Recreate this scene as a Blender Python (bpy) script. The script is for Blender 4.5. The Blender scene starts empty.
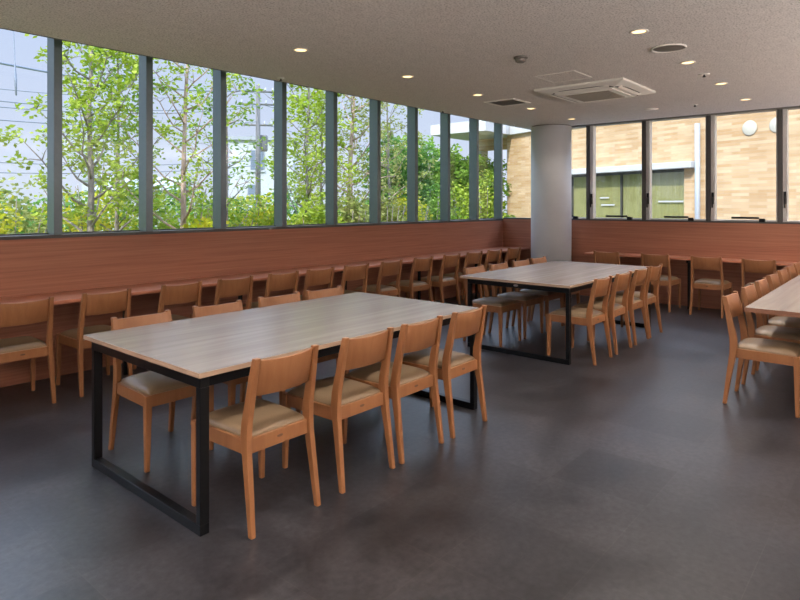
import bpy, bmesh, math, random
from mathutils import Vector, Matrix
R = math.radians
sc = bpy.context.scene
col = sc.collection
rnd = random.Random(7)

# ------------------------------------------------------------------ materials
def srgb(r, g, b):
    f = lambda c: (c / 255 / 12.92) if c / 255 <= 0.04045 else ((c / 255 + 0.055) / 1.055) ** 2.4
    return (f(r), f(g), f(b), 1)

def new_mat(name):
    m = bpy.data.materials.new(name)
    m.use_nodes = True
    nt = m.node_tree
    return m, nt, nt.nodes['Principled BSDF']

def link(nt, a, b):
    nt.links.new(a, b)

def coords(nt, kind='Object', scale=(1, 1, 1)):
    tc = nt.nodes.new('ShaderNodeTexCoord')
    mp = nt.nodes.new('ShaderNodeMapping')
    mp.inputs['Scale'].default_value = scale
    link(nt, tc.outputs[kind], mp.inputs['Vector'])
    return mp.outputs['Vector']

def noise(nt, vec, scale=5, detail=4, rough=0.55, dist=0):
    n = nt.nodes.new('ShaderNodeTexNoise')
    n.inputs['Scale'].default_value = scale
    n.inputs['Detail'].default_value = detail
    n.inputs['Roughness'].default_value = rough
    n.inputs['Distortion'].default_value = dist
    link(nt, vec, n.inputs['Vector'])
    return n.outputs['Fac']

def ramp(nt, fac, stops):
    r = nt.nodes.new('ShaderNodeValToRGB')
    e = r.color_ramp.elements
    e[0].position, e[0].color = stops[0]
    e[1].position, e[1].color = stops[-1]
    for p, c in stops[1:-1]:
        q = e.new(p)
        q.color = c
    link(nt, fac, r.inputs['Fac'])
    return r.outputs['Color']

def mix(nt, a, b, fac, mode='MIX'):
    m = nt.nodes.new('ShaderNodeMix')
    m.data_type = 'RGBA'
    m.blend_type = mode
    for sock, val in ((m.inputs[6], a), (m.inputs[7], b), (m.inputs[0], fac)):
        if hasattr(val, 'is_output'):
            link(nt, val, sock)
        else:
            sock.default_value = val
    return m.outputs[2]

def bump(nt, b, height, strength=0.1, distance=0.01):
    n = nt.nodes.new('ShaderNodeBump')
    n.inputs['Strength'].default_value = strength
    n.inputs['Distance'].default_value = distance
    link(nt, height, n.inputs['Height'])
    link(nt, n.outputs['Normal'], b.inputs['Normal'])

def wood(name, dark, mid, light, scale, rough=0.45, bumpy=0.03, contrast=(0.32, 0.5, 0.68), spec=0.5):
    m, nt, b = new_mat(name)
    v = coords(nt, 'Object', scale)
    f = noise(nt, v, 1.0, 7, 0.62, 0.35)
    c = ramp(nt, f, [(contrast[0], dark), (contrast[1], mid), (contrast[2], light)])
    link(nt, c, b.inputs['Base Color'])
    b.inputs['Roughness'].default_value = rough
    b.inputs['Specular IOR Level'].default_value = spec
    bump(nt, b, f, bumpy, 0.004)
    return m

def plain(name, c, rough=0.5, metal=0.0, spec=0.5, vary=0.06, nscale=30):
    m, nt, b = new_mat(name)
    f = noise(nt, coords(nt), nscale, 3)
    lo = tuple(x * (1 - vary) for x in c[:3]) + (1,)
    hi = tuple(min(1, x * (1 + vary)) for x in c[:3]) + (1,)
    link(nt, ramp(nt, f, [(0.35, lo), (0.65, hi)]), b.inputs['Base Color'])
    b.inputs['Roughness'].default_value = rough
    b.inputs['Metallic'].default_value = metal
    b.inputs['Specular IOR Level'].default_value = spec
    return m

M = {}
M['chair_wood'] = wood('chair_wood', (0.262, 0.106, 0.040, 1), (0.287, 0.119, 0.0465, 1), (0.315, 0.135, 0.054, 1), (28, 28, 3.0), 0.42)
M['panel_wood'] = wood('panel_wood', (0.26, 0.098, 0.055, 1), (0.33, 0.131, 0.076, 1), (0.40, 0.166, 0.10, 1), (0.9, 0.9, 52), 0.5, 0.05)
M['counter_wood'] = wood('counter_wood', (0.40, 0.145, 0.082, 1), (0.46, 0.175, 0.10, 1), (0.52, 0.205, 0.12, 1), (1.2, 26, 26), 0.35)
M['counter_wood_cross'] = wood('counter_wood_cross', (0.40, 0.145, 0.082, 1), (0.46, 0.175, 0.10, 1), (0.52, 0.205, 0.12, 1), (26, 1.2, 26), 0.35)
M['table_laminate'] = wood('table_laminate', (0.222, 0.183, 0.165, 1), (0.268, 0.226, 0.208, 1), (0.315, 0.27, 0.252, 1), (0.6, 11, 11), 0.27, 0.02)
M['table_edge'] = wood('table_edge', (0.36, 0.235, 0.16, 1), (0.41, 0.275, 0.19, 1), (0.46, 0.32, 0.23, 1), (3, 3, 60), 0.45)
M['table_edge_dark'] = wood('table_edge_dark', (0.20, 0.085, 0.05, 1), (0.25, 0.11, 0.065, 1), (0.30, 0.14, 0.08, 1), (3, 3, 60), 0.45)
M['black_metal'] = plain('black_metal', (0.006, 0.0065, 0.0075), 0.28, 0.0, 0.22)
M['fin_metal'] = plain('fin_metal', (0.145, 0.175, 0.195), 0.36, 0.6, 0.5, 0.03)
M['dark_frame'] = plain('dark_frame', (0.075, 0.07, 0.066), 0.45, 0.2, 0.5, 0.03)
M['sash_metal'] = plain('sash_metal', (0.60, 0.58, 0.56), 0.4, 0.3, 0.5, 0.03)
M['trim_grey'] = plain('trim_grey', (0.24, 0.225, 0.21), 0.45, 0.2, 0.5, 0.03)
M['detector_grey'] = plain('detector_grey', (0.17, 0.15, 0.135), 0.6)
M['badge'] = plain('badge', (0.13, 0.06, 0.03), 0.35)
M['silver'] = plain('silver', (0.6, 0.6, 0.6), 0.3, 0.8)
M['column_paint'] = plain('column_paint', (0.60, 0.60, 0.62), 0.5, 0, 0.4, 0.02, 4)
M['white_plastic'] = plain('white_plastic', (0.80, 0.765, 0.715), 0.4, 0, 0.5, 0.02)
M['grille_beige'] = plain('grille_beige', (0.30, 0.265, 0.215), 0.6)
M['grille_dark'] = plain('grille_dark', (0.36, 0.34, 0.32), 0.6)
M['slot_dark'] = plain('slot_dark', (0.03, 0.027, 0.025), 0.7)
M['rear_wall'] = plain('rear_wall', (0.45, 0.44, 0.43), 0.8, 0, 0.2, 0.02)

# upholstery: smooth vinyl, beige grey
m, nt, b = new_mat('seat_vinyl')
f = noise(nt, coords(nt, 'Object'), 220, 3)
link(nt, ramp(nt, f, [(0.3, (0.20, 0.135, 0.078, 1)), (0.7, (0.24, 0.165, 0.10, 1))]), b.inputs['Base Color'])
b.inputs['Roughness'].default_value = 0.4
b.inputs['Specular IOR Level'].default_value = 0.45
bump(nt, b, f, 0.08, 0.002)
M['seat_vinyl'] = m

# ceiling: fissured rock wool board
m, nt, b = new_mat('ceiling_board')
v = coords(nt, 'Object')
f1 = noise(nt, v, 75, 4, 0.7)
f2 = noise(nt, v, 12, 4, 0.65)
c1 = ramp(nt, f1, [(0.36, (0.40, 0.37, 0.345, 1)), (0.50, (0.82, 0.78, 0.75, 1)), (0.7, (0.86, 0.82, 0.79, 1))])
c2 = ramp(nt, f2, [(0.3, (0.88, 0.88, 0.88, 1)), (0.7, (1, 1, 1, 1))])
link(nt, mix(nt, c1, c2, 1.0, 'MULTIPLY'), b.inputs['Base Color'])
b.inputs['Roughness'].default_value = 0.9
b.inputs['Specular IOR Level'].default_value = 0.15
bump(nt, b, f1, 0.35, 0.006)
M['ceiling_board'] = m

# floor: dark slate-look vinyl tiles
m, nt, b = new_mat('floor_tile')
v = coords(nt, 'Object')
br = nt.nodes.new('ShaderNodeTexBrick')
br.offset = 0.0
br.inputs['Scale'].default_value = 1.0
br.inputs['Brick Width'].default_value = 0.5
br.inputs['Row Height'].default_value = 0.5
br.inputs['Mortar Size'].default_value = 0.003
br.inputs['Mortar Smooth'].default_value = 1.0
br.inputs['Bias'].default_value = 0.0
br.inputs['Color1'].default_value = (0.0215, 0.0212, 0.0245, 1)
br.inputs['Color2'].default_value = (0.036, 0.0355, 0.041, 1)
br.inputs['Mortar'].default_value = (0.040, 0.038, 0.041, 1)
link(nt, v, br.inputs['Vector'])
f1 = noise(nt, v, 3.2, 4, 0.6, 0.3)
f2 = noise(nt, v, 30, 4, 0.65)
c1 = ramp(nt, f1, [(0.28, (0.62, 0.60, 0.60, 1)), (0.72, (1.42, 1.40, 1.38, 1))])
c2 = ramp(nt, f2, [(0.28, (0.60, 0.57, 0.55, 1)), (0.72, (1.5, 1.46, 1.43, 1))])
c = mix(nt, mix(nt, br.outputs['Color'], c1, 1.0, 'MULTIPLY'), c2, 1.0, 'MULTIPLY')
link(nt, c, b.inputs['Base Color'])
rr = ramp(nt, f1, [(0.3, (0.315, 0.315, 0.315, 1)), (0.7, (0.37, 0.37, 0.37, 1))])
link(nt, rr, b.inputs['Roughness'])
b.inputs['Specular IOR Level'].default_value = 0.5
M['floor_tile'] = m

# clear glass: thin pane, transmits straight, mirrors a little
def glass(name, tint, refl=0.05):
    m = bpy.data.materials.new(name)
    m.use_nodes = True
    nt = m.node_tree
    nt.nodes.clear()
    o = nt.nodes.new('ShaderNodeOutputMaterial')
    t = nt.nodes.new('ShaderNodeBsdfTransparent')
    t.inputs['Color'].default_value = tint
    g = nt.nodes.new('ShaderNodeBsdfGlossy')
    g.inputs['Roughness'].default_value = 0.02
    lw = nt.nodes.new('ShaderNodeLayerWeight')
    lw.inputs['Blend'].default_value = 0.5
    pw = nt.nodes.new('ShaderNodeMath')
    pw.operation = 'POWER'
    pw.inputs[1].default_value = 5
    link(nt, lw.outputs['Facing'], pw.inputs[0])
    ma = nt.nodes.new('ShaderNodeMath')
    ma.operation = 'MULTIPLY_ADD'
    ma.inputs[1].default_value = 0.5
    ma.inputs[2].default_value = refl * .6
    link(nt, pw.outputs[0], ma.inputs[0])
    mx = nt.nodes.new('ShaderNodeMixShader')
    link(nt, ma.outputs[0], mx.inputs[0])
    link(nt, t.outputs[0], mx.inputs[1])
    link(nt, g.outputs[0], mx.inputs[2])
    link(nt, mx.outputs[0], o.inputs['Surface'])
    return m
M['glass'] = glass('window_glass', (0.93, 0.95, 0.95, 1))
M['green_glass'] = glass('green_glass', (0.92, 0.94, 0.88, 1), 0.12)

# streaky olive colour standing in for greenery reflected in the brick building's panes
m, nt, b = new_mat('olive_reflection')
f = noise(nt, coords(nt, 'Object', (30, 30, 3)), 1.0, 6, 0.7)
link(nt, ramp(nt, f, [(0.3, (0.33, 0.28, 0.13, 1)), (0.7, (0.50, 0.43, 0.24, 1))]), b.inputs['Base Color'])
b.inputs['Roughness'].default_value = 0.6
M['olive_reflection'] = m

# leaves: thin translucent blades with a different tone per leaf
def leaf_mat(name, a, bcol, ccol):
    m = bpy.data.materials.new(name)
    m.use_nodes = True
    nt = m.node_tree
    nt.nodes.clear()
    o = nt.nodes.new('ShaderNodeOutputMaterial')
    gm = nt.nodes.new('ShaderNodeNewGeometry')
    c = ramp(nt, gm.outputs['Random Per Island'], [(0.0, a), (0.5, bcol), (1.0, ccol)])
    d = nt.nodes.new('ShaderNodeBsdfDiffuse')
    t = nt.nodes.new('ShaderNodeBsdfTranslucent')
    link(nt, c, d.inputs['Color'])
    link(nt, c, t.inputs['Color'])
    mx = nt.nodes.new('ShaderNodeMixShader')
    mx.inputs[0].default_value = 0.45
    link(nt, d.outputs[0], mx.inputs[1])
    link(nt, t.outputs[0], mx.inputs[2])
    link(nt, mx.outputs[0], o.inputs['Surface'])
    return m
M['leaf_bright'] = leaf_mat('leaf_bright', (0.200, 0.290, 0.020, 1), (0.330, 0.420, 0.040, 1), (0.500, 0.570, 0.110, 1))
M['leaf_green'] = leaf_mat('leaf_green', (0.120, 0.230, 0.025, 1), (0.210, 0.340, 0.050, 1), (0.340, 0.460, 0.100, 1))
M['leaf_yellow'] = leaf_mat('leaf_yellow', (0.320, 0.360, 0.020, 1), (0.490, 0.470, 0.030, 1), (0.660, 0.580, 0.070, 1))
M['leaf_olive'] = leaf_mat('leaf_olive', (0.200, 0.230, 0.050, 1), (0.300, 0.330, 0.090, 1), (0.430, 0.440, 0.160, 1))
M['leaf_deep'] = leaf_mat('leaf_deep', (0.060, 0.150, 0.020, 1), (0.110, 0.240, 0.045, 1), (0.200, 0.350, 0.090, 1))
M['bark_grey'] = wood('bark_grey', (0.16, 0.13, 0.11, 1), (0.25, 0.21, 0.18, 1), (0.36, 0.31, 0.27, 1), (14, 14, 4), 0.9, 0.4)
M['bark_red'] = wood('bark_red', (0.32, 0.20, 0.15, 1), (0.46, 0.32, 0.25, 1), (0.60, 0.45, 0.37, 1), (14, 14, 4), 0.9, 0.4)
M['soil'] = plain('soil', (0.20, 0.23, 0.10), 0.95, 0, 0.1, 0.4, 3)
M['concrete'] = plain('concrete', (0.42, 0.41, 0.40), 0.9, 0, 0.2, 0.1, 4)
M['pole_grey'] = plain('pole_grey', (0.15, 0.14, 0.14), 0.8)
M['cable_black'] = plain('cable_black', (0.20, 0.22, 0.27), 0.7)
M['house_white'] = plain('house_white', (0.42, 0.43, 0.45), 0.8, 0, 0.2, 0.03)
M['house_roof'] = plain('house_roof', (0.30, 0.31, 0.33), 0.8)
M['house_glass'] = plain('house_glass', (0.14, 0.17, 0.22), 0.2)
M['slab_white'] = plain('slab_white', (0.47, 0.46, 0.45), 0.8, 0, 0.2, 0.03)
M['pipe_grey'] = plain('pipe_grey', (0.34, 0.355, 0.38), 0.5)
M['vent_cream'] = plain('vent_cream', (0.50, 0.455, 0.37), 0.6, 0, 0.4, 0.03)

# long narrow beige brick tiles (object X along the wall, Z up)
m, nt, b = new_mat('brick_tile')
tc = nt.nodes.new('ShaderNodeTexCoord')
sp = nt.nodes.new('ShaderNodeSeparateXYZ')
cb = nt.nodes.new('ShaderNodeCombineXYZ')
link(nt, tc.outputs['Object'], sp.inputs[0])
link(nt, sp.outputs['X'], cb.inputs['X'])
link(nt, sp.outputs['Z'], cb.inputs['Y'])
br = nt.nodes.new('ShaderNodeTexBrick')
br.inputs['Scale'].default_value = 1.0
br.inputs['Brick Width'].default_value = 0.36
br.inputs['Row Height'].default_value = 0.06
br.inputs['Mortar Size'].default_value = 0.003
br.inputs['Color1'].default_value = (0.46, 0.285, 0.14, 1)
br.inputs['Color2'].default_value = (0.59, 0.43, 0.265, 1)
br.inputs['Mortar'].default_value = (0.42, 0.33, 0.235, 1)
link(nt, cb.outputs[0], br.inputs['Vector'])
f = noise(nt, tc.outputs['Object'], 2.0, 4)
c2 = ramp(nt, f, [(0.3, (0.88, 0.86, 0.84, 1)), (0.7, (1.05, 1.04, 1.03, 1))])
link(nt, mix(nt, br.outputs['Color'], c2, 1.0, 'MULTIPLY'), b.inputs['Base Color'])
b.inputs['Roughness'].default_value = 0.8
b.inputs['Specular IOR Level'].default_value = 0.2
M['brick_tile'] = m

def emit(name, c, s):
    m, nt, b = new_mat(name)
    b.inputs['Base Color'].default_value = (0.8, 0.7, 0.5, 1)
    b.inputs['Emission Color'].default_value = c
    b.inputs['Emission Strength'].default_value = s
    return m
M['lamp_glow'] = emit('lamp_glow', (1.0, 0.66, 0.30, 1), 2.0)
M['lamp_cone'] = plain('lamp_cone', (0.72, 0.60, 0.42), 0.35, 0.3)

# ------------------------------------------------------------------ mesh helpers
def box(bm, x0, x1, y0, y1, z0, z1):
    vs = [bm.verts.new(p) for p in ((x0, y0, z0), (x1, y0, z0), (x1, y1, z0), (x0, y1, z0), (x0, y0, z1), (x1, y0, z1), (x1, y1, z1), (x0, y1, z1))]
    for f in ((0, 3, 2, 1), (4, 5, 6, 7), (0, 1, 5, 4), (1, 2, 6, 5), (2, 3, 7, 6), (3, 0, 4, 7)):
        bm.faces.new([vs[i] for i in f])

def loft(bm, rings, closed=True, smooth=False):
    R_ = [[bm.verts.new(p) for p in r] for r in rings]
    n = len(R_[0])
    for a, b_ in zip(R_, R_[1:]):
        for i in range(n):
            f = bm.faces.new((a[i], a[(i + 1) % n], b_[(i + 1) % n], b_[i]))
            f.smooth = smooth
    if closed:
        bm.faces.new(list(reversed(R_[0])))
        bm.faces.new(R_[-1])

def tube(bm, pts, radii, n=8, smooth=True):
    pts = [Vector(p) for p in pts]
    if not hasattr(radii, '__len__'):
        radii = [radii] * len(pts)
    rings = []
    up = Vector((0.123, 0.311, 0.94)).normalized()
    for i, p in enumerate(pts):
        t = (pts[min(i + 1, len(pts) - 1)] - pts[max(i - 1, 0)]).normalized()
        a = t.cross(up)
        if a.length < 0.05:
            a = t.cross(Vector((1, 0, 0)))
        a.normalize()
        c = t.cross(a).normalized()
        rings.append([p + (a * math.cos(2 * math.pi * k / n) + c * math.sin(2 * math.pi * k / n)) * radii[i] for k in range(n)])
    loft(bm, rings, True, smooth)

def lathe(bm, prof, n=32, cx=0, cy=0, smooth=True, sx=1, sy=1):
    rings = [[(cx + sx * r * math.cos(2 * math.pi * k / n), cy + sy * r * math.sin(2 * math.pi * k / n), z) for k in range(n)] for r, z in prof]
    loft(bm, rings, True, smooth)

def obj(name, bm, mat, parent=None, bevel=0.0, seg=2):
    me = bpy.data.meshes.new(name)
    bmesh.ops.recalc_face_normals(bm, faces=bm.faces)
    bm.to_mesh(me)
    bm.free()
    me.materials.append(M[mat] if isinstance(mat, str) else mat)
    o = bpy.data.objects.new(name, me)
    col.objects.link(o)
    if parent:
        o.parent = parent
    if bevel:
        md = o.modifiers.new('edge', 'BEVEL')
        md.width = bevel
        md.segments = seg
        md.limit_method = 'ANGLE'
        md.angle_limit = R(35)
    return o

def boxes(name, mat, parent, bx, bevel=0.0):
    bm = bmesh.new()
    for b_ in bx:
        box(bm, *b_)
    return obj(name, bm, mat, parent, bevel)

def empty(name, loc=(0, 0, 0), rz=0):
    o = bpy.data.objects.new(name, None)
    o.empty_display_size = 0.1
    o.location = loc
    o.rotation_euler = (0, 0, rz)
    col.objects.link(o)
    return o

def tag(o, label, cat, group=None, kind=None):
    o['label'] = label
    o['category'] = cat
    if group:
        o['group'] = group
    if kind:
        o['kind'] = kind
    return o

def struct(o):
    o['kind'] = 'structure'
    return o

def copy_tree(o, parent=None):
    c = o.copy()
    col.objects.link(c)
    if parent:
        c.parent = parent
    for ch in o.children:
        copy_tree(ch, c)
    return c

# ------------------------------------------------------------------ camera
H = 1.46
YAW = 40.54
cam_d = bpy.data.cameras.new('camera')
cam_d.sensor_width = 36
cam_d.lens = 607 / 800 * 36
cam_d.shift_y = -96 / 800
cam_d.clip_end = 500
cam = bpy.data.objects.new('camera', cam_d)
cam.location = (0, 0, H)
cam.rotation_euler = (R(90), 0, R(YAW - 90))
col.objects.link(cam)
sc.camera = cam

# ------------------------------------------------------------------ room shell
XL, XR = -3.2, 9.27           # rear end / right hand wall
YB, YW = -4.6, 5.55           # far side wall behind the view / window wall
ZC = 2.68
SILL = 1.20
SL = 1.172
struct(boxes('floor', 'floor_tile', None, [(XL - .2, XR + .2, YB - .2, YW + .2, -0.2, 0)]))
struct(boxes('ceiling', 'ceiling_board', None, [(XL, 8.95, YB, 4.83, ZC, 3.06)]))
struct(boxes('roof', 'rear_wall', None, [(XL - .3, XR + .35, YB - .3, YW + .40, 3.06, 3.3)]))
struct(boxes('wall_left', 'panel_wood', None, [(XL, XR + .17, YW, YW + .17, 0, SL)]))
struct(boxes('wall_right', 'panel_wood', None, [(XR, XR + .17, YB, YW - .001, 0, SILL)]))
struct(boxes('wall_rear', 'rear_wall', None, [(XL - .2, XL, YB, YW + .17, 0, 3.06)]))
struct(boxes('wall_side', 'rear_wall', None, [(XL - .2, XR + .2, YB - .2, YB, 0, 3.06)]))
# thin dark edge strips round the ceiling, sill cappings
struct(boxes('trim_1', 'dark_frame', None, [(XL, 8.965, 4.83, 4.842, ZC - .004, ZC + .03)]))
struct(boxes('trim_2', 'dark_frame', None, [(8.95, 8.962, YB, 4.83, ZC - .004, ZC + .022)]))
struct(boxes('trim_3', 'dark_frame', None, [(XL, XR, YW - .006, YW + .17, SL, SL + .028)]))
struct(boxes('trim_4', 'dark_frame', None, [(XR - .006, XR + .17, YB, YW - .006, SILL, SILL + .022)]))
# window head profile of the right hand glazing
struct(boxes('trim_5', 'trim_grey', None, [(XR + .02, XR + .16, YB, 4.86, 2.70, 3.06)]))
bm = bmesh.new()
lathe(bm, [(0.300, 2.65), (0.300, 2.70)], 48, 8.80, 4.40)
struct(obj('trim_6', bm, 'trim_grey'))

# round pillar in the corner
bm = bmesh.new()
lathe(bm, [(0.31, 0.0), (0.31, 2.664)], 64, 8.80, 4.40)
bm.faces.ensure_lookup_table()
struct(obj('pillar', bm, 'column_paint'))

# window wall on the left: deep upright fins between tall panes
FX0, FD = 2.0, 0.807
n_w = 0
for k in range(-6, 10):
    x = FX0 + FD * k
    if k == 9:
        x = XR - 0.035
    n_w += 1
    w = struct(empty('window_%d' % n_w, (x, YW, SL + .028)))
    h = 3.06 - SL - .028
    fw = 0.066 if k < 9 else 0.045
    boxes('mullion', 'fin_metal', w, [(0, fw, 0.012, .165, 0, h)], 0.003)
    if k < 9:
        nx = (FX0 + FD * (k + 1) if k < 8 else XR - 0.035) - x
        boxes('glass_pane', 'glass', w, [(fw, nx, .150, .156, 0.012, h)])
        boxes('glazing_bead', 'dark_frame', w, [(fw, nx, .135, .165, 0, 0.012)])

# right hand glazing: slim dark posts, pale sash stiles, stays and levers
ys = [YW + .02, 4.87, 4.0, 3.13, 2.245, 1.385, 0.5, -0.38, -1.26, -2.14, -3.02, -3.9]
for i, y in enumerate(ys):
    n_w += 1
    w = struct(empty('window_%d' % n_w, (XR, y, SILL + .022)))
    h = 2.70 - SILL - .022
    if i:
        boxes('post', 'dark_frame', w, [(.0, .16, -.026, .030, 0, h)], 0.003)
    y2 = (ys[i + 1] if i + 1 < len(ys) else YB) - y
    if i == 0:
        boxes('glass_pane', 'glass', w, [(.10, .106, y2 + .03, -.02, 0.0, 3.06 - SILL - .022)])
        continue
    # opening sash, hinged on the far side: stiles + bottom rail
    boxes('sash', 'sash_metal', w, [(.02, .13, -.078, -.028, 0, h), (.06, .12, y2 + .034, y2 + .052, 0, h), (.05, .12, y2 + .034, -.078, 0, .022)], 0.002)
    boxes('glass_pane', 'glass', w, [(.09, .096, y2 + .05, -.076, 0.016, h)])
    bm = bmesh.new()
    box(bm, -.006, .021, -.070, -.040, .235, .40)
    box(bm, -.030, -.004, -.064, -.048, .30, .335)
    box(bm, -.034, -.018, -.066, -.048, .185, .33)
    obj('lever_handle', bm, 'black_metal', w, 0.003)
    bm = bmesh.new()
    box(bm, -.01, .03, -.62, -.29, .036, .064)
    box(bm, -.01, .04, -.69, -.62, .0, .044)
    obj('stay_arm', bm, 'black_metal', w, 0.003)

# ------------------------------------------------------------------ wall counters
ct = empty('wall_counter', (0, 5.05, 0))
tag(ct, 'long reddish wood counter running under the row of garden windows', 'counter')
boxes('worktop', 'counter_wood', ct, [(XL + .001, XR - .001, 0, .499, .685, .712)], 0.003)
for x in (-1.7, -.3, 1.02, 2.42, 3.58, 5.04, 6.44, 7.84, 9.05):
    boxes('bracket', 'black_metal', ct, [(x - .016, x + .016, .10, .13, 0.0, .645), (x - .016, x + .016, .04, .498, .645, .685)], 0.002)
ct = empty('wall_counter', (8.90, 0, 0))
tag(ct, 'short reddish wood counter along the panelled wall right of the round pillar', 'counter')
boxes('worktop', 'counter_wood_cross', ct, [(0, .369, YB + .01, 3.90, .685, .712)], 0.003)
for y in (3.45, 2.43, 1.05, -.3, -1.6, -2.9):
    boxes('bracket', 'black_metal', ct, [(.10, .13, y - .016, y + .016, 0, .645), (.04, .368, y - .016, y + .016, .645, .685)], 0.002)

# ------------------------------------------------------------------ chair
def make_chair():
    root = empty('dining_chair')
    # rear legs continue up as back posts, bent at the seat
    prof = [(0, -.225, .026), (.20, -.198, .034), (.37, -.172, .046), (.43, -.167, .052), (.49, -.171, .050), (.60, -.193, .042), (.70, -.212, .036), (.782, -.230, .029)]
    for s in (-1, 1):
        bm = bmesh.new()
        rings = []
        for z, y, d in prof:
            xc = s * (.190 - .020 * z / .775)
            wz = .029 if z > .1 else .025
            rings.append([(xc - wz / 2, y - d / 2, z), (xc + wz / 2, y - d / 2, z), (xc + wz / 2, y + d / 2, z), (xc - wz / 2, y + d / 2, z)])
        loft(bm, rings)
        obj('rear_leg', bm, 'chair_wood', root, 0.004)
    for s in (-1, 1):
        bm = bmesh.new()
        rings = []
        for z, xc, y, w in ((0, .197, .226, .024), (.20, .194, .224, .031), (.345, .191, .222, .037), (.413, .190, .221, .038)):
            rings.append([(s * xc - w / 2, y - w / 2, z), (s * xc + w / 2, y - w / 2, z), (s * xc + w / 2, y + w / 2, z), (s * xc - w / 2, y + w / 2, z)])
        loft(bm, rings)
        obj('front_leg', bm, 'chair_wood', root, 0.004)
    bm = bmesh.new()
    box(bm, -.172, .172, .213, .236, .348, .413)
    box(bm, -.168, .168, -.178, -.156, .346, .413)
    for s in (-1, 1):
        loft(bm, [[(s * .178 - .011, -.15, .346), (s * .178 + .011, -.15, .346), (s * .178 + .011, -.15, .413), (s * .178 - .011, -.15, .413)],
                  [(s * .192 - .011, .205, .348), (s * .192 + .011, .205, .348), (s * .192 + .011, .205, .413), (s * .192 - .011, .205, .413)]])
    obj('seat_frame', bm, 'chair_wood', root, 0.002)
    # cushion: softly domed pad
    bm = bmesh.new()
    N = 14
    top, bot = [], []
    for j in range(N + 1):
        rt, rb = [], []
        for i in range(N + 1):
            u, v = 2 * i / N - 1, 2 * j / N - 1
            ss = lambda t: math.copysign(1 - (1 - abs(t)) ** 1.6, t)
            u2, v2 = ss(u), ss(v)
            k = 1 - 0.035 * (abs(u2) * abs(v2)) ** 3
            hw = .176 + .012 * (v2 + 1) / 2
            x = u2 * hw * k
            y = .032 + v2 * .197 * k
            if abs(v2) > .999 and v2 < 0:
                y += 0
            z = .418 + .034 * ((1 - abs(u2) ** 5) * (1 - abs(v2) ** 5)) ** .55
            rt.append(bm.verts.new((x, y, z)))
            rb.append(bm.verts.new((x, y, .408)))
        top.append(rt)
        bot.append(rb)
    for j in range(N):
        for i in range(N):
            f = bm.faces.new((top[j][i], top[j][i + 1], top[j + 1][i + 1], top[j + 1][i]))
            f.smooth = True
    for i in range(N):
        bm.faces.new((bot[0][i], bot[0][i + 1], top[0][i + 1], top[0][i])).smooth = True
        bm.faces.new((top[N][i], top[N][i + 1], bot[N][i + 1], bot[N][i])).smooth = True
        bm.faces.new((top[i][0], top[i + 1][0], bot[i + 1][0], bot[i][0])).smooth = True
        bm.faces.new((bot[i][N], bot[i + 1][N], top[i + 1][N], top[i][N])).smooth = True
    c = [bot[0][0], bot[0][N], bot[N][N], bot[N][0]]
    bm.faces.new(bot[0] + [bot[j][N] for j in range(1, N + 1)] + list(reversed(bot[N][:-1])) + [bot[j][0] for j in range(N - 1, 0, -1)])
    obj('seat_cushion', bm, 'seat_vinyl', root)
    # curved backrest board between the posts
    bm = bmesh.new()
    NB = 12
    rings = []
    for i in range(NB + 1):
        u = 2 * i / NB - 1
        x = u * .162
        cv = -.030 * (1 - u * u)
        zt = .771 - .006 * (1 - u * u)
        rings.append([(x, -.176 + cv, .604), (x, -.194 + cv, .604), (x, -.228 + cv, zt), (x, -.211 + cv, zt)])
    loft(bm, rings, True, True)
    o = obj('backrest', bm, 'chair_wood', root, 0.003)
    # small oval maker's badge on the rear rail
    bm = bmesh.new()
    rg = []
    for y in (-.1795, -.1775):
        rg.append([(.017 * math.cos(2 * math.pi * k / 20), y, .384 + .0065 * math.sin(2 * math.pi * k / 20)) for k in range(20)])
    loft(bm, rg)
    obj('badge', bm, 'badge', root)['label'] = 'small dark oval badge'
    return root

chair0 = make_chair()
used = [False]
def place_chair(x, y, face, label, group, jit=0.0):
    o = copy_tree(chair0) if used[0] else chair0
    used[0] = True
    o.location = (x, y, 0)
    o.rotation_euler = (0, 0, {'+y': 0, '-y': math.pi, '+x': -math.pi / 2}[face] + jit)
    tag(o, label, 'chair', group)
    return o

ordn = ['first', 'second', 'third', 'fourth', 'fifth', 'sixth', 'seventh', 'eighth', 'ninth', 'tenth', 'eleventh', 'twelfth', 'thirteenth']
# left counter row, facing the windows
Lx = [1.545, 2.12, 2.75, 3.295, 3.85, 4.345, 4.89, 5.485, 6.105, 6.725, 7.28, 7.82, 8.395]
for i, x in enumerate(Lx):
    lab = 'light wooden chair facing the garden window counter, %s from the left end of the row' % ordn[i]
    if i == 0:
        lab = 'light wooden chair at the window counter, cut by the left edge of the photo'
    if i == 12:
        lab = 'light wooden chair at the window counter, last of the row beside the round pillar'
    place_chair(x, 5.045, '+y', lab, 'chairs along the window counter', rnd.uniform(-.02, .02))
# right counter row
for i, (y, lab) in enumerate([(3.43, 'light wooden chair at the right wall counter, nearest the round pillar'),
                              (2.75, 'light wooden chair at the right wall counter, second from the round pillar'),
                              (2.105, 'light wooden chair standing clear at the right wall counter, third from the pillar'),
                              (1.51, 'light wooden chair at the right wall counter, half hidden by the cropped table')]):
    place_chair(8.805, y, '+x', lab, 'chairs along the right wall counter', 0)
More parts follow.
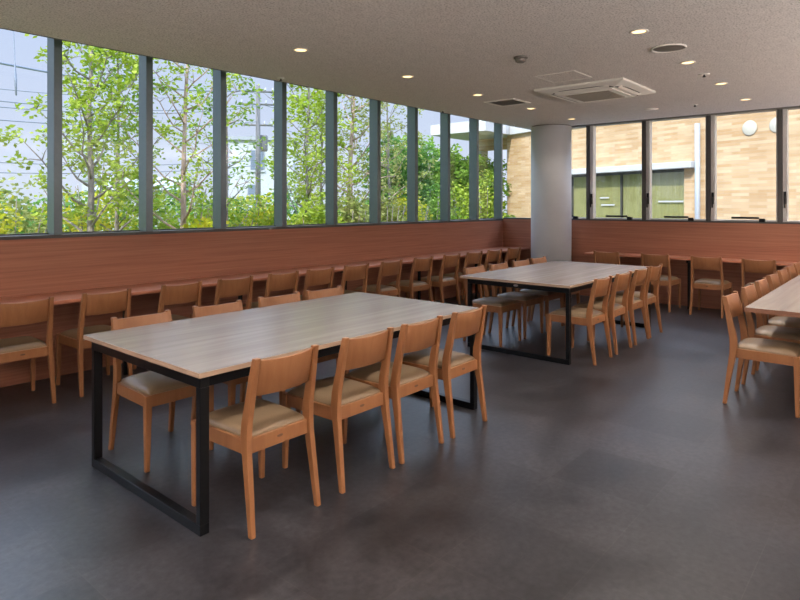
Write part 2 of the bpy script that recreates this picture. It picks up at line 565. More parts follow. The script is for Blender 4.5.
# front table
for i, (x, lab) in enumerate([(1.785, 'light wooden chair on the aisle side of the front table, nearest the viewer'),
                              (2.335, 'light wooden chair on the aisle side of the front table, second from the viewer'),
                              (2.79, 'light wooden chair on the aisle side of the front table, third from the viewer'),
                              (3.28, 'light wooden chair on the aisle side of the front table, at its far end')]):
    place_chair(x, 2.44, '+y', lab, 'chairs on the aisle side of the front table', (0, -.01, .012, .015)[i])
for i, (x, lab) in enumerate([(1.815, 'light wooden chair behind the front table, its whole seat showing under the near end'),
                              (2.35, 'light wooden chair behind the front table, second backrest from its near end'),
                              (2.875, 'light wooden chair behind the front table, third backrest from its near end'),
                              (3.33, 'light wooden chair behind the front table, backrest at its far end')]):
    place_chair(x, 3.425, '-y', lab, 'chairs on the window side of the front table', 0)
# back table
for i, (x, lab) in enumerate([(5.51, 'light wooden chair on the aisle side of the back table, nearest and largest'),
                              (6.03, 'light wooden chair on the aisle side of the back table, second from the viewer'),
                              (6.55, 'light wooden chair on the aisle side of the back table, third from the viewer'),
                              (6.99, 'light wooden chair on the aisle side of the back table, farthest of its four')]):
    place_chair(x, 2.455, '+y', lab, 'chairs on the aisle side of the back table', 0)
for i, (x, lab) in enumerate([(5.56, 'light wooden chair with pale seat behind the back table, nearest its left corner'),
                              (6.06, 'light wooden chair behind the back table, second from its left corner'),
                              (6.575, 'light wooden chair behind the back table, third from its left corner'),
                              (7.03, 'light wooden chair behind the back table, top rail nearest the round pillar')]):
    place_chair(x, 3.465, '-y', lab, 'chairs on the window side of the back table', 0)
# cropped table
T3 = [5.115, 5.73, 6.27, 6.84, 7.39, 7.88, 8.36]
for i, x in enumerate(T3):
    lab = 'light wooden chair along the table cut by the right edge, %s from the viewer' % ordn[i]
    if i == 0:
        lab = 'light wooden chair seen side-on at the corner of the table cut by the right edge'
    place_chair(x, .858, '-y', lab, 'chairs along the cropped table on the right', 0)

# ------------------------------------------------------------------ tables
def make_table(L, W, edge, name='dining_table', badge=False, inset=.085, th=.023):
    t = empty(name)
    tp = boxes('tabletop', 'table_laminate', t, [(0, L, 0, W, .720 - th, .720)], 0.0015)
    boxes('edge_band', edge, tp, [(-.002, L + .002, -.002, .0, .720 - th, .7185), (-.002, L + .002, W, W + .002, .720 - th, .7185), (-.002, 0, 0, W, .720 - th, .7185), (L, L + .002, 0, W, .720 - th, .7185)])
    y0, y1 = .006, W - inset
    for x in (.006, L - .056):
        boxes('frame_leg', 'black_metal', t, [(x, x + .046, y0, y1, .650, .697), (x, x + .046, y0, y1, 0, .046),
                                              (x, x + .046, y0, y0 + .034, .046, .650), (x, x + .046, y1 - .034, y1, .046, .650)], 0.002)
    for y in (y0, y1 - .034):
        boxes('side_rail', 'black_metal', t, [(.052, L - .056, y, y + .034, .652, .696)], 0.002)
    if badge:
        bm = bmesh.new()
        rg = []
        for x in (.002, .0075):
            rg.append([(x, W * .46 + .024 * math.cos(2 * math.pi * k / 20), .674 + .010 * math.sin(2 * math.pi * k / 20)) for k in range(20)])
        loft(bm, rg)
        obj('badge', bm, 'silver', t)['label'] = 'small silver oval badge'
    return t
t = make_table(2.215, 1.198, 'table_edge')
t.location = (1.446, 2.389, 0)
tag(t, 'long pale wood table with black loop legs in the foreground', 'table')
t = make_table(2.215, 1.198, 'table_edge', badge=True)
t.location = (5.165, 2.402, 0)
tag(t, 'long pale wood table with black loop legs in front of the round pillar', 'table')
t = make_table(3.75, 1.198, 'table_edge_dark', inset=.42, th=.032)
t.location = (4.915, -0.248, 0)
tag(t, 'pale table with dark edge cut off by the right side of the photo', 'table')

# ------------------------------------------------------------------ ceiling fittings
def make_downlight():
    r = empty('downlight')
    bm = bmesh.new()
    lathe(bm, [(.062, 0.0), (.064, -.004), (.050, -.005), (.048, 0.0)], 32)
    obj('trim_ring', bm, 'white_plastic', r)
    bm = bmesh.new()
    lathe(bm, [(.048, -.0005), (.030, -.003), (.001, -.0035)], 32)
    obj('lamp_lens', bm, 'lamp_glow', r)
    return r
dl0 = make_downlight()
spots = [(3.14, 3.72), (4.46, 3.72), (5.72, 3.75), (6.98, 3.77), (8.22, 3.79), (4.36, 1.505), (5.59, 1.515), (6.79, 1.525), (8.0, 1.54)]
names = ['small round recessed downlight nearest the garden windows over the front table',
         'small round recessed downlight, second of the window side row',
         'small round recessed downlight beside the square ceiling vent',
         'small round recessed downlight between the ceiling vent and the round pillar',
         'small round recessed downlight right above the round pillar',
         'large-looking recessed downlight nearest the viewer on the right',
         'recessed downlight just past the round ceiling speaker',
         'recessed downlight, third of the right hand row',
         'recessed downlight nearest the right hand windows']
for i, (x, y) in enumerate(spots):
    o = dl0 if i == 0 else copy_tree(dl0)
    o.location = (x, y, ZC)
    tag(o, names[i], 'ceiling light', 'recessed ceiling downlights')

SP = 17.0
def spot(x, y, e, c=(1.0, 0.92, 0.84), ang=120, z=ZC - .02):
    l = bpy.data.lights.new('downlight_lamp', 'SPOT')
    l.energy = e
    l.color = c
    l.spot_size = R(ang)
    l.spot_blend = 0.7
    l.shadow_soft_size = 0.05
    o = bpy.data.objects.new('downlight_lamp', l)
    o.location = (x, y, z)
    col.objects.link(o)
for x, y in spots + [(1.88, 3.72), (.62, 3.72), (-.64, 3.72), (3.12, 1.5), (1.88, 1.5), (.62, 1.5), (-.64, 1.5)]:
    spot(x, y, SP * (3.2 if y < 2 else 1) * (.35 if x > 8.1 else 1))
for x in (-.64, 1.88, 4.36, 6.79):
    spot(x, -.8, SP)
    spot(x, -3.0, SP)

# unseen fill lights without fixtures, added and aimed up to brighten the ceiling
for x, y in [(-2.4, -1.5), (-2.4, 2.0), (0.6, -2.6), (3.2, -2.6), (5.8, -2.6), (8.2, -2.2)]:
    l = bpy.data.lights.new('ceiling_fill', 'AREA')
    l.shape = 'DISK'
    l.size = .4
    l.energy = 150
    l.color = (1, .90, .83)
    o = bpy.data.objects.new('ceiling_fill', l)
    o.location = (x, y, 1.5)
    o.rotation_euler = (math.pi, 0, 0)
    col.objects.link(o)

# ceiling cassette air conditioner
ac = empty('air_conditioner', (6.30, 2.635, ZC))
tag(ac, 'square white cassette air conditioner set in the ceiling', 'air conditioner')
bm = bmesh.new()
a = .475
loft(bm, [[(-a, -a, 0), (a, -a, 0), (a, a, 0), (-a, a, 0)], [(-a, -a, -.022), (a, -a, -.022), (a, a, -.022), (-a, a, -.022)],
          [(-a + .16, -a + .16, -.058), (a - .16, -a + .16, -.058), (a - .16, a - .16, -.058), (-a + .16, a - .16, -.058)]])
obj('casing', bm, 'white_plastic', ac, 0.006)
g = .30
boxes('intake_panel', 'white_plastic', ac, [(-g, g, -g, g, -.066, -.054)], 0.004)
grl = boxes('intake_grille', 'grille_beige', ac, [(-.235, .235, -.235, .235, -.070, -.065)] , 0.002)
bm = bmesh.new()
for k in range(15):
    y = -.22 + .0314 * k
    box(bm, -.23, .23, y - .003, y + .003, -.073, -.069)
obj('grille_slat', bm, 'grille_beige', grl)
for q in range(4):
    bm = bmesh.new()
    mtx = Matrix.Rotation(q * math.pi / 2, 4, 'Z')
    n = 18
    ring = []
    pts_o, pts_i = [], []
    for k in range(n + 1):
        u = -1 + 2 * k / n
        x = u * .33
        y = -.395 + .055 * abs(u) ** 6
        pts_o.append((x, y))
        pts_i.append((x * .97, -.345 + .012 * abs(u) ** 6))
    pl = pts_o + pts_i[::-1]
    zf = lambda y: -.022 - .036 * max(0, (y + .475)) / .16 - .002
    tp_ = [bm.verts.new(mtx @ Vector((x, y, zf(y)))) for x, y in pl]
    lo = [bm.verts.new(mtx @ Vector((x, y, zf(y) + .010))) for x, y in pl]
    bm.faces.new(tp_)
    bm.faces.new(lo[::-1])
    for k in range(len(pl)):
        bm.faces.new((tp_[k], tp_[(k + 1) % len(pl)], lo[(k + 1) % len(pl)], lo[k]))
    obj('air_slot', bm, 'slot_dark', ac)
    bm = bmesh.new()
    rr_ = [[mtx @ Vector((s * .29, y, z)) for y, z in ((-.385, -.045), (-.356, -.060), (-.353, -.055), (-.382, -.040))] for s in (-1, 1)]
    loft(bm, rr_)
    obj('louver', bm, 'white_plastic', ac)

# square return vent
vt = empty('ceiling_vent', (6.365, 3.75, ZC))
tag(vt, 'square grey ceiling vent grille by the window side downlights', 'vent')
w = .205
boxes('frame', 'white_plastic', vt, [(-w, w, -w, -w + .035, -.010, 0), (-w, w, w - .035, w, -.010, 0), (-w, -w + .035, -w + .035, w - .035, -.010, 0), (w - .035, w, -w + .035, w - .035, -.010, 0)], 0.002)
g = boxes('grille', 'grille_dark', vt, [(-w + .035, w - .035, -w + .035, w - .035, -.003, 0)])
bm = bmesh.new()
for k in range(13):
    x = -.155 + .0258 * k
    loft(bm, [[(x - .008, y, -.008), (x + .006, y, -.003), (x + .008, y, -.004), (x - .006, y, -.009)] for y in (-w + .036, w - .036)])
obj('grille_blade', bm, 'grille_dark', g)

# flush access hatch
ht = empty('access_hatch', (5.44, 2.59, ZC))
tag(ht, 'flush square ceiling access hatch next to the air conditioner', 'hatch')
w = .20
boxes('hatch_panel', 'ceiling_board', ht, [(-w + .012, w - .012, -w + .012, w - .012, -.002, 0)])
boxes('hatch_frame', 'white_plastic', ht, [(-w, w, -w, -w + .010, -.005, 0), (-w, w, w - .010, w, -.005, 0), (-w, -w + .010, -w + .010, w - .010, -.005, 0), (w - .010, w, -w + .010, w - .010, -.005, 0)])

# smoke detector
sd = empty('smoke_detector', (4.48, 2.514, ZC))
tag(sd, 'small round smoke detector on the ceiling left of the access hatch', 'smoke detector')
bm = bmesh.new()
lathe(bm, [(.058, 0), (.058, -.012), (.050, -.016)], 32)
obj('base', bm, 'detector_grey', sd)
bm = bmesh.new()
lathe(bm, [(.046, -.015), (.044, -.036), (.030, -.046), (.001, -.047)], 32)
obj('sensor_head', bm, 'detector_grey', sd)

# ceiling speaker
sp_ = empty('ceiling_speaker', (4.97, 1.487, ZC))
tag(sp_, 'round dark grille ceiling speaker with a pale rim', 'speaker')
bm = bmesh.new()
lathe(bm, [(.128, 0), (.130, -.008), (.118, -.010), (.116, 0)], 48)
obj('rim', bm, 'white_plastic', sp_)
bm = bmesh.new()
lathe(bm, [(.117, -.002), (.10, -.006), (.001, -.008)], 48)
obj('speaker_grille', bm, 'detector_grey', sp_)

# sprinkler heads
def sprinkler(x, y, label, plate=.035):
    r = empty('sprinkler_head', (x, y, ZC))
    tag(r, label, 'sprinkler', 'ceiling sprinkler heads')
    bm = bmesh.new()
    lathe(bm, [(plate, 0), (plate, -.004), (plate * .5, -.007), (.001, -.007)], 24)
    obj('cover_plate', bm, 'white_plastic', r)
    bm = bmesh.new()
    lathe(bm, [(.008, -.006), (.008, -.022), (.015, -.024), (.015, -.028), (.001, -.029)], 16)
    obj('nozzle', bm, 'slot_dark', r)
sprinkler(6.19, 1.535, 'small sprinkler head between two downlights of the right hand row', .05)
sprinkler(8.01, 2.09, 'tiny sprinkler head beyond the air conditioner near the right windows')
sprinkler(3.72, 4.70, 'tiny sprinkler head at the window ceiling edge, nearest the viewer')
sprinkler(6.39, 4.73, 'tiny sprinkler head at the window ceiling edge, midway along')
sprinkler(8.23, 4.745, 'tiny sprinkler head at the window ceiling edge, near the round pillar')
cp = bmesh.new()
lathe(cp, [(.09, 0), (.09, -.005), (.001, -.008)], 32)
o = obj('ceiling_sensor', cp, 'white_plastic')
o.location = (8.03, 2.62, ZC)
tag(o, 'flat round pale sensor on the ceiling beyond the air conditioner', 'sensor')

# ------------------------------------------------------------------ outside ground
struct(boxes('ground', 'soil', None, [(-60, 120, -60, 140, -.6, -.5)]))
struct(boxes('path_1', 'concrete', None, [(9.75, 18.5, -6, 9.4, -.5, -.46)]))

# ------------------------------------------------------------------ brick building across the court
bl = empty('brick_building', (14.05, 3.57, 0), R(68.34))
tag(bl, 'building clad in beige brick tiles facing the right hand windows', 'building')
ZT = 3.58
boxes('wall', 'brick_tile', bl, [(-6.5, .38, -.3, 0, -.5, ZT), (.38, 4.9, -.3, 0, 2.26, ZT), (4.9, 6.63, -.3, 0, -.5, ZT), (6.38, 6.63, -4, -.3, -.5, ZT)])
boxes('ledge', 'slab_white', bl, [(.06, 5.0, 0, .22, 2.24, 2.38)], 0.01)
bm = bmesh.new()
tube(bm, [(-.01, .09, -.5), (-.01, .09, 3.18)], .055, 16)
obj('drainpipe', bm, 'pipe_grey', bl)
for k, s in enumerate((-1.10, -1.64)):
    bm = bmesh.new()
    rg = []
    for r_, y in ((.14, 0.0), (.15, .006), (.15, .016), (.135, .024), (.02, .026)):
        rg.append([(s + r_ * math.cos(2 * math.pi * q / 32), y, 2.965 + r_ * math.sin(2 * math.pi * q / 32)) for q in range(32)])
    loft(bm, rg, True, True)
    obj('vent_cap', bm, 'vent_cream', bl)
for a_, b_ in ((.38, 2.2), (2.2, 3.9), (3.9, 4.9)):
    f_ = boxes('window', 'dark_frame', bl, [(a_, b_, -.12, -.06, -.46, -.36), (a_, b_, -.12, -.06, 2.18, 2.26), (a_, a_ + .02, -.12, -.06, -.36, 2.18), (b_ - .02, b_, -.12, -.06, -.36, 2.18)])
    boxes('glass_pane', 'green_glass', f_, [(a_ + .02, b_ - .02, -.09, -.085, -.36, 2.18)])
    boxes('reflection_panel', 'olive_reflection', f_, [(a_ + .02, b_ - .02, -.13, -.122, -.36, 2.18)])  # opaque backing that paints the green reflection behind the glass
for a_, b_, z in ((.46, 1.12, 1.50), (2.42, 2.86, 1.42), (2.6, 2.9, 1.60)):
    boxes('glass_glint', 'slab_white', bl, [(a_, b_, -.084, -.080, z, z + .035)])  # white strips drawn in place of small light reflections on the glass
# flat roof slab running on over the entrance, with a beam under it
boxes('roof_slab', 'slab_white', bl, [(-6.5, 6.63, -4, 0.12, ZT, 3.9)])
cn = empty('entrance_canopy', (0, 0, 0))
tag(cn, 'white flat entrance canopy beyond the garden at the end of the brick wall', 'canopy')
boxes('canopy_slab', 'slab_white', cn, [(14.9, 24, 9.5, 11.5, 3.58, 3.90)])
boxes('beam', 'brick_tile', cn, [(16.9, 17.2, 9.9, 11.2, 3.22, 3.58)])
boxes('post', 'slab_white', cn, [(17.0, 17.4, 11.0, 11.4, -.5, 3.58)])

# ------------------------------------------------------------------ plants
def leaves_mesh(name, mat, parent, clusters, seed, size=.085):
    """clusters: (centre, radii, count)"""
    r = random.Random(seed)
    V, Fc = [], []
    for c, rad, n in clusters:
        for _ in range(n):
            while True:
                p = (r.uniform(-1, 1), r.uniform(-1, 1), r.uniform(-1, 1))
                q = p[0] ** 2 + p[1] ** 2 + p[2] ** 2
                if q <= 1:
                    break
            P = Vector((c[0] + p[0] * rad[0], c[1] + p[1] * rad[1], c[2] + p[2] * rad[2]))
            s = size * r.uniform(.6, 1.3)
            d = Vector((r.uniform(-1, 1), r.uniform(-1, 1), r.uniform(-.7, .4))).normalized()
            nrm = Vector((r.uniform(-.8, .8), r.uniform(-.8, .8), r.uniform(.2, 1))).normalized()
            sd_ = d.cross(nrm)
            if sd_.length < .05:
                continue
            sd_.normalize()
            i = len(V)
            V += [P - d * s * .6, P + sd_ * s * .36 + d * s * .05, P + d * s * .65, P - sd_ * s * .36 + d * s * .05]
            Fc.append((i, i + 1, i + 2, i + 3))
    me = bpy.data.meshes.new(name)
    me.from_pydata(V, [], Fc)
    me.materials.append(M[mat])
    o = bpy.data.objects.new(name, me)
    col.objects.link(o)
    o.parent = parent
    o['kind'] = 'stuff'
    return o

def tree(x, y, h, r0, crown, label, leaf, bark, seed, lean=(0, 0), first=.9, nb=16, reach=.8, leafn=95, size=.085, group='garden trees outside the windows', cl=.2, up=.75):
    r = random.Random(seed)
    t = empty('garden_tree', (x, y, -.5))
    tag(t, label, 'tree', group)
    bm = bmesh.new()
    n = 9
    pts = [(lean[0] * (i / n) ** 1.2 + r.uniform(-.02, .02) * (i > 0), lean[1] * (i / n) ** 1.2 + r.uniform(-.02, .02) * (i > 0), h * i / n) for i in range(n + 1)]
    tube(bm, pts, [r0 * (1 - .82 * i / n) + (.25 * r0 if i == 0 else 0) for i in range(n + 1)], 9)
    clusters = []
    for b_ in range(nb):
        f = (first + (h * .97 - first) * (b_ + r.uniform(0, .6)) / nb) / h
        k = min(int(f * n), n - 1)
        a, c = Vector(pts[k]), Vector(pts[k + 1])
        p = a.lerp(c, f * n - k)
        ang = b_ * 2.4 + r.uniform(-.4, .4)
        L = reach * (1.15 - .6 * f) * r.uniform(.75, 1.15)
        bp = [p]
        for q in range(1, 5):
            u = q / 4
            bp.append(p + Vector((math.cos(ang) * L * u, math.sin(ang) * L * u, L * up * u ** 1.25 + .0)) + Vector((r.uniform(-.04, .04), r.uniform(-.04, .04), r.uniform(-.03, .03))))
        br_ = r0 * .34 * (1.2 - .7 * f)
        tube(bm, bp, [br_, br_ * .8, br_ * .6, br_ * .42, br_ * .2], 6)
        for q in (1, 2, 3, 4):
            for _ in range(2):
                dv = Vector((r.uniform(-1, 1), r.uniform(-1, 1), r.uniform(-.1, .9))) * .26 * reach
                e = bp[q] + dv
                if q > 1 or r.random() < .5:
                    tube(bm, [bp[q], bp[q] + dv * .5 + Vector((0, 0, .02)), e], [br_ * .4, br_ * .28, br_ * .12], 4)
                    clusters.append((e, (cl, cl, cl * .8), int(leafn * r.uniform(.5, 1.3) / 4)))
    for _ in range(crown):
        clusters.append(((pts[-1][0] + r.uniform(-.25, .25), pts[-1][1] + r.uniform(-.25, .25), h + r.uniform(-.4, .15)), (.22, .22, .2), leafn // 4))
    obj('trunk', bm, bark, t)
    leaves_mesh('foliage', leaf, t, clusters, seed + 1, size)
    return t

def shrub(x, y, w, d, h, label, leaf, seed, n=1500, size=.085, group='shrubs in the planting bed outside'):
    r = random.Random(seed)
    s = empty('garden_shrub', (x, y, -.5))
    tag(s, label, 'shrub', group)
    bm = bmesh.new()
    for k in range(7):
        a = r.uniform(0, 6.28)
        ex, ey = math.cos(a) * w * .33, math.sin(a) * d * .33
        tube(bm, [(ex * .15, ey * .15, 0), (ex * .6, ey * .6, h * .45), (ex, ey, h * .8)], [.02, .014, .006], 5)
    obj('stem', bm, 'bark_grey', s)
    cl_ = []
    m_ = 16
    for k in range(m_):
        a = r.uniform(0, 6.28)
        q = math.sqrt(r.random())
        z = h * r.uniform(.25, .86) * (1 - .25 * q * q)
        cl_.append(((math.cos(a) * w * .42 * q, math.sin(a) * d * .42 * q, z), (w * .2 + .08, d * .2 + .08, h * .16 + .03), n // m_))
    leaves_mesh('foliage', leaf, s, cl_, seed + 1, size)

tree(3.41, 8.2, 4.9, .06, 5, 'slim tree with pale trunk and yellow-green leaves in the second window pane', 'leaf_bright', 'bark_grey', 11, (-.03, .0), 1.3, 26, .85, 120, .062, cl=.15, up=1.0)
tree(4.65, 8.2, 5.4, .055, 4, 'slim straight tree with reddish trunk in the third window pane', 'leaf_bright', 'bark_red', 23, (.16, 0), 1.3, 26, .95, 72, .06, cl=.15, up=.9)
tree(1.62, 8.0, 4.4, .05, 4, 'leafy tree just beyond the left edge, twigs reaching into the first pane', 'leaf_bright', 'bark_grey', 31, (0, 0), 1.4, 14, .34, 60, .06, cl=.14)
tree(4.25, 9.3, 4.7, .045, 4, 'dense leafy young tree behind the pale trunk, right side of the second pane', 'leaf_green', 'bark_grey', 36, (0, 0), 1.2, 18, .62, 100, .065, cl=.16, up=1.0)
tree(5.75, 8.7, 4.6, .045, 3, 'young tree hidden behind the third window fin, leaves spilling both sides', 'leaf_green', 'bark_grey', 41, (0, 0), 1.4, 14, .75, 50, .065, cl=.15)
tree(7.36, 8.6, 5.0, .05, 6, 'bushy multi-branched tree filling the fifth window pane', 'leaf_bright', 'bark_grey', 53, (.1, 0), .8, 24, .9, 110, .07, cl=.17, up=1.0)
tree(8.40, 9.3, 4.4, .05, 5, 'leafy tree half behind the fin between fifth and sixth panes', 'leaf_bright', 'bark_grey', 61, (0, 0), .8, 18, .8, 90, .07, cl=.17)
tree(9.03, 9.2, 5.0, .09, 5, 'tree with thick dark crooked branches in the sixth window pane', 'leaf_olive', 'bark_red', 71, (.25, 0), 1.3, 18, 1.15, 70, .07, cl=.17)
tree(10.4, 9.2, 4.9, .05, 4, 'open tree with grey-green leaves in the seventh window pane', 'leaf_olive', 'bark_grey', 83, (-.1, 0), 1.0, 20, 1.0, 70, .07, cl=.17)
big = 'tall evergreen trees at the far end of the garden'
tree(12.6, 10.8, 3.2, .07, 6, 'dark green tree behind the eighth window pane, under the white canopy end', 'leaf_deep', 'bark_grey', 91, (0, 0), .3, 26, 1.0, 240, .10, big, .28)
tree(13.8, 11.4, 3.4, .07, 6, 'dense green tree left of the white canopy in the ninth pane', 'leaf_green', 'bark_grey', 97, (0, 0), .3, 26, 1.0, 240, .10, big, .28)
tree(15.1, 10.7, 3.1, .07, 6, 'green tree below the white canopy in the ninth pane', 'leaf_green', 'bark_grey', 101, (0, 0), .3, 26, 1.0, 240, .10, big, .28)
tree(16.2, 10.5, 3.0, .07, 6, 'green tree close against the left end of the brick building', 'leaf_green', 'bark_grey', 103, (0, 0), .3, 26, .9, 260, .10, big, .28)

row = [
    (1.9, 8.8, 1.9, 1.3, 1.95, 'yellow-green shrub in the lower right of the first window pane', 'leaf_yellow'),
    (0.9, 9.6, 2.0, 1.3, 2.0, 'green shrub in the lower left corner of the first window pane', 'leaf_green'),
    (2.9, 9.6, 1.8, 1.2, 2.05, 'olive shrub left of the pale tree trunk', 'leaf_olive'),
    (4.15, 9.9, 1.8, 1.2, 2.3, 'golden shrub right of the pale tree trunk', 'leaf_yellow'),
    (4.6, 7.6, 1.3, .8, 1.45, 'low yellow-green shrub at the foot of the reddish trunk', 'leaf_yellow'),
    (5.4, 9.5, 1.7, 1.2, 2.3, 'bright shrub right of the reddish trunk', 'leaf_bright'),
    (6.3, 9.4, 1.6, 1.2, 2.1, 'bright yellow-green shrub in the lower part of the fourth pane', 'leaf_bright'),
    (7.0, 9.9, 1.6, 1.2, 2.15, 'yellow shrub in the lower right of the fourth pane', 'leaf_yellow'),
    (6.9, 7.7, 1.3, .9, 1.75, 'shrub low in the fifth pane', 'leaf_bright'),
    (7.9, 8.0, 1.3, .9, 1.8, 'olive shrub low in the sixth pane', 'leaf_olive'),
    (9.6, 8.6, 1.5, 1.0, 1.9, 'olive shrub low between the sixth and seventh panes', 'leaf_olive'),
    (10.9, 9.0, 1.6, 1.2, 1.9, 'yellow shrub low in the seventh pane', 'leaf_yellow'),
    (12.3, 9.4, 1.7, 1.2, 2.2, 'green shrub low in the eighth pane', 'leaf_green'),
    (13.5, 9.6, 1.7, 1.2, 2.2, 'bright shrub low in the ninth pane', 'leaf_bright'),
    (15.0, 9.5, 1.5, 1.0, 2.6, 'tall shrub in front of the left end of the brick wall', 'leaf_bright'),
]
for i, (x, y, w, d, h, lab, lf) in enumerate(row):
    shrub(x, y, w, d, h + .5, lab, lf, 200 + i * 3, 2900, .075)
def hedge(name, segs, leaf, label, seed, n, size):
    r = random.Random(seed)
    h_ = empty(name, segs[0][0])
    tag(h_, label, 'hedge', None)
    o0 = Vector(segs[0][0])
    cl_ = []
    bm = bmesh.new()
    for c, rad in segs:
        cl_.append((Vector(c) - o0, rad, n))
        p = Vector(c) - o0
        tube(bm, [(p.x, p.y, -rad[2]), (p.x + .1, p.y, rad[2] * .5)], [.04, .02], 6)
    obj('stem', bm, 'bark_grey', h_)
    leaves_mesh('foliage', leaf, h_, cl_, seed, size)
segs = [((2 + 2.4 * k, 16.5 + (k % 3) * .5, .6), (1.6, 1.0, 1.15 + .25 * (k % 2))) for k in range(9)]
hedge('hedge', segs, 'leaf_deep', 'dark green hedge along the far side of the garden', 331, 1500, .16)

# ------------------------------------------------------------------ utility pole and overhead cables
PX, PY = 23.1, 31.45
up_ = empty('utility_pole', (PX, PY, -.5))
tag(up_, 'grey concrete utility pole with cross arms in the fourth window pane', 'utility pole')
bm = bmesh.new()
tube(bm, [(0, 0, 0), (0, 0, 9.4)], [.19, .13], 12)
obj('pole', bm, 'pole_grey', up_)
arm = Vector((.78, -.62, 0))
arms = [(9.0, 1.0), (8.2, 1.1), (6.9, .9)]
for z, L in arms:
    bm = bmesh.new()
    tube(bm, [arm * -L + Vector((0, 0, z)), arm * L + Vector((0, 0, z))], .06, 6)
    ca = obj('cross_arm', bm, 'pole_grey', up_)
    for u in (-.9, -.45, .45, .9):
        bm = bmesh.new()
        q = arm * L * u
        lathe(bm, [(.05, z + .05), (.07, z + .12), (.04, z + .16), (.06, z + .22), (.02, z + .26)], 10, q.x, q.y)
        obj('insulator', bm, 'house_white', ca)
bm = bmesh.new()
lathe(bm, [(.3, 5.3), (.32, 5.4), (.32, 6.2), (.28, 6.3)], 16, .42, .1)
obj('transformer', bm, 'pole_grey', up_)
cables = [((23.0, 31.4, 8.6), (4.0, 20.6, 5.75), .055, .5, 'thick bundled overhead cable crossing the first pane'),
          ((23.2, 31.2, 8.5), (5.2, 25.6, 5.65), .022, .5, 'thin overhead cable just under the thick bundle'),
          ((23.0, 31.4, 7.7), (5.2, 25.6, 5.25), .03, .5, 'upper cable of the close pair in the first pane'),
          ((23.2, 31.3, 7.6), (5.4, 27.4, 5.25), .03, .5, 'lower cable of the close pair in the first pane'),
          ((23.0, 31.4, 6.6), (5.4, 27.4, 4.75), .03, .4, 'overhead cable halfway down the first pane'),
          ((23.0, 31.4, 4.2), (6.5, 32.2, 3.4), .035, .3, 'higher of the two lowest overhead cables'),
          ((23.2, 31.4, 3.9), (6.5, 32.2, 2.9), .035, .3, 'lowest overhead cable above the garden shrubs'),
          ((23.4, 31.3, 8.6), (38, 34, 8.5), .03, .3, 'overhead cable running right from the pole top'),
          ((23.4, 31.3, 7.7), (38, 34, 7.6), .035, .3, 'overhead cable running right from the middle cross arm'),
          ((23.4, 31.3, 6.5), (38, 34, 6.2), .035, .3, 'overhead cable running right from the lowest cross arm'),
          ((4.4, 14.9, 9.0), (4.19, 13.57, 3.61), .012, 0, 'dark cable end hanging down in the first pane')]
for a, b_, r_, sag, lab in cables:
    a, b_ = Vector(a), Vector(b_)
    bm = bmesh.new()
    pts = []
    for k in range(17):
        u = k / 16
        p = a.lerp(b_, u)
        p.z -= sag * 4 * u * (1 - u)
        pts.append(p - a)
    rad = [r_ * .7] * 17
    if sag == 0:
        rad = [r_] * 15 + [.03, .015]
    tube(bm, pts, rad, 5)
    o = obj('overhead_cable', bm, 'cable_black')
    o.location = a
    tag(o, lab, 'cable', 'overhead cables outside the windows')

# ------------------------------------------------------------------ houses beyond the garden
def house(name, loc, rz, w, d, h, label, wins, roof='flat'):
    b_ = empty(name, loc, rz)
    tag(b_, label, 'house', 'pale houses beyond the garden')
    boxes('wall', 'house_white', b_, [(0, w, 0, d, 0, h)])
    if roof == 'flat':
        boxes('roof', 'house_roof', b_, [(-.2, w + .2, -.2, d + .2, h, h + .25)])
    else:
        bm = bmesh.new()
        loft(bm, [[(x, -.4, h), (x, d / 2, h + 1.0), (x, d + .4, h), (x, d / 2, h - .05)] for x in (-.4, w + .4)])
        obj('roof', bm, 'house_roof', b_)
    for (x0, x1, z0, z1) in wins:
        f_ = boxes('window', 'house_roof', b_, [(x0, x1, -.06, 0, z0, z1)])
        boxes('pane', 'house_glass', f_, [(x0 + .06, x1 - .06, -.09, -.05, z0 + .06, z1 - .06)])
        boxes('sill', 'house_white', f_, [(x0 - .05, x1 + .05, -.14, 0, z0 - .1, z0)])
house('apartment_house', (25.3, 37.9, -.5), R(-41), 4.6, 6, 6.6, 'white three storey house behind the utility pole', [(1.5, 2.5, 4.4, 5.9), (3.1, 4.0, 4.2, 5.8), (1.3, 1.9, 2.6, 3.4), (3.4, 4.2, 2.4, 3.6)])
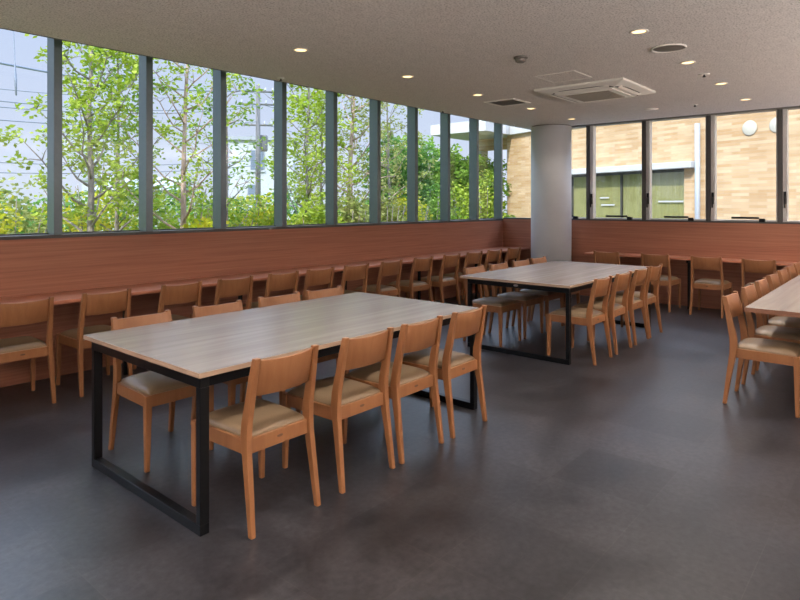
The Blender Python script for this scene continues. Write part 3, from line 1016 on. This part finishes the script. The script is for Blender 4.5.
house('low_house', (17.8, 41.5, -.5), R(-41), 4.6, 5, 2.9, 'low white house with grey roof in the third pane', [(.7, 1.6, 1.8, 2.7), (2.3, 3.3, 1.8, 2.7)], 'gable')
house('low_house', (22, 55, -.5), R(-25), 4, 5, 4.0, 'pale house seen through the tree in the second pane', [(.7, 1.5, 2.9, 4.0), (2.3, 3.2, 2.9, 4.0)], 'flat')
house('low_house', (36.5, 33.5, -.5), R(-41), 6, 5, 4.5, 'pale house beyond the bushy tree of the fifth pane', [(1, 2, 2.8, 4.0), (3, 4, 2.8, 4.0)], 'gable')

# ------------------------------------------------------------------ sky and sun
wd = bpy.data.worlds.new('sky')
sc.world = wd
wd.use_nodes = True
nt = wd.node_tree
bg = nt.nodes['Background']
tc = nt.nodes.new('ShaderNodeTexCoord')
spx = nt.nodes.new('ShaderNodeSeparateXYZ')
link(nt, tc.outputs['Generated'], spx.inputs[0])
c = ramp(nt, spx.outputs['Z'], [(0.0, (0.56, 0.60, 0.72, 1)), (0.27, (0.46, 0.53, 0.73, 1)), (0.42, (1.9, 2.3, 3.1, 1)), (0.65, (2.4, 3.0, 4.1, 1)), (1.0, (1.8, 2.4, 3.6, 1))])
link(nt, c, bg.inputs['Color'])
bg.inputs['Strength'].default_value = 1.1
sl = bpy.data.lights.new('sun', 'SUN')
sl.energy = 4.3
sl.angle = R(1)
sl.color = (1, .95, .86)
so = bpy.data.objects.new('sun', sl)
dv = Vector((-.72, -.16, .66)).normalized()
so.rotation_euler = dv.to_track_quat('Z', 'Y').to_euler()
so.location = (0, 0, 20)
col.objects.link(so)

# ------------------------------------------------------------------ output look
sc.view_settings.view_transform = 'Standard'
sc.view_settings.look = 'None'
sc.view_settings.exposure = 0.45
sc.view_settings.gamma = 1.0
sc.view_settings.use_curve_mapping = False
sc.cycles.use_denoising = True
sc.cycles.caustics_reflective = False
sc.cycles.caustics_refractive = False
sc.cycles.max_bounces = 12
sc.cycles.diffuse_bounces = 6
sc.cycles.transparent_max_bounces = 16
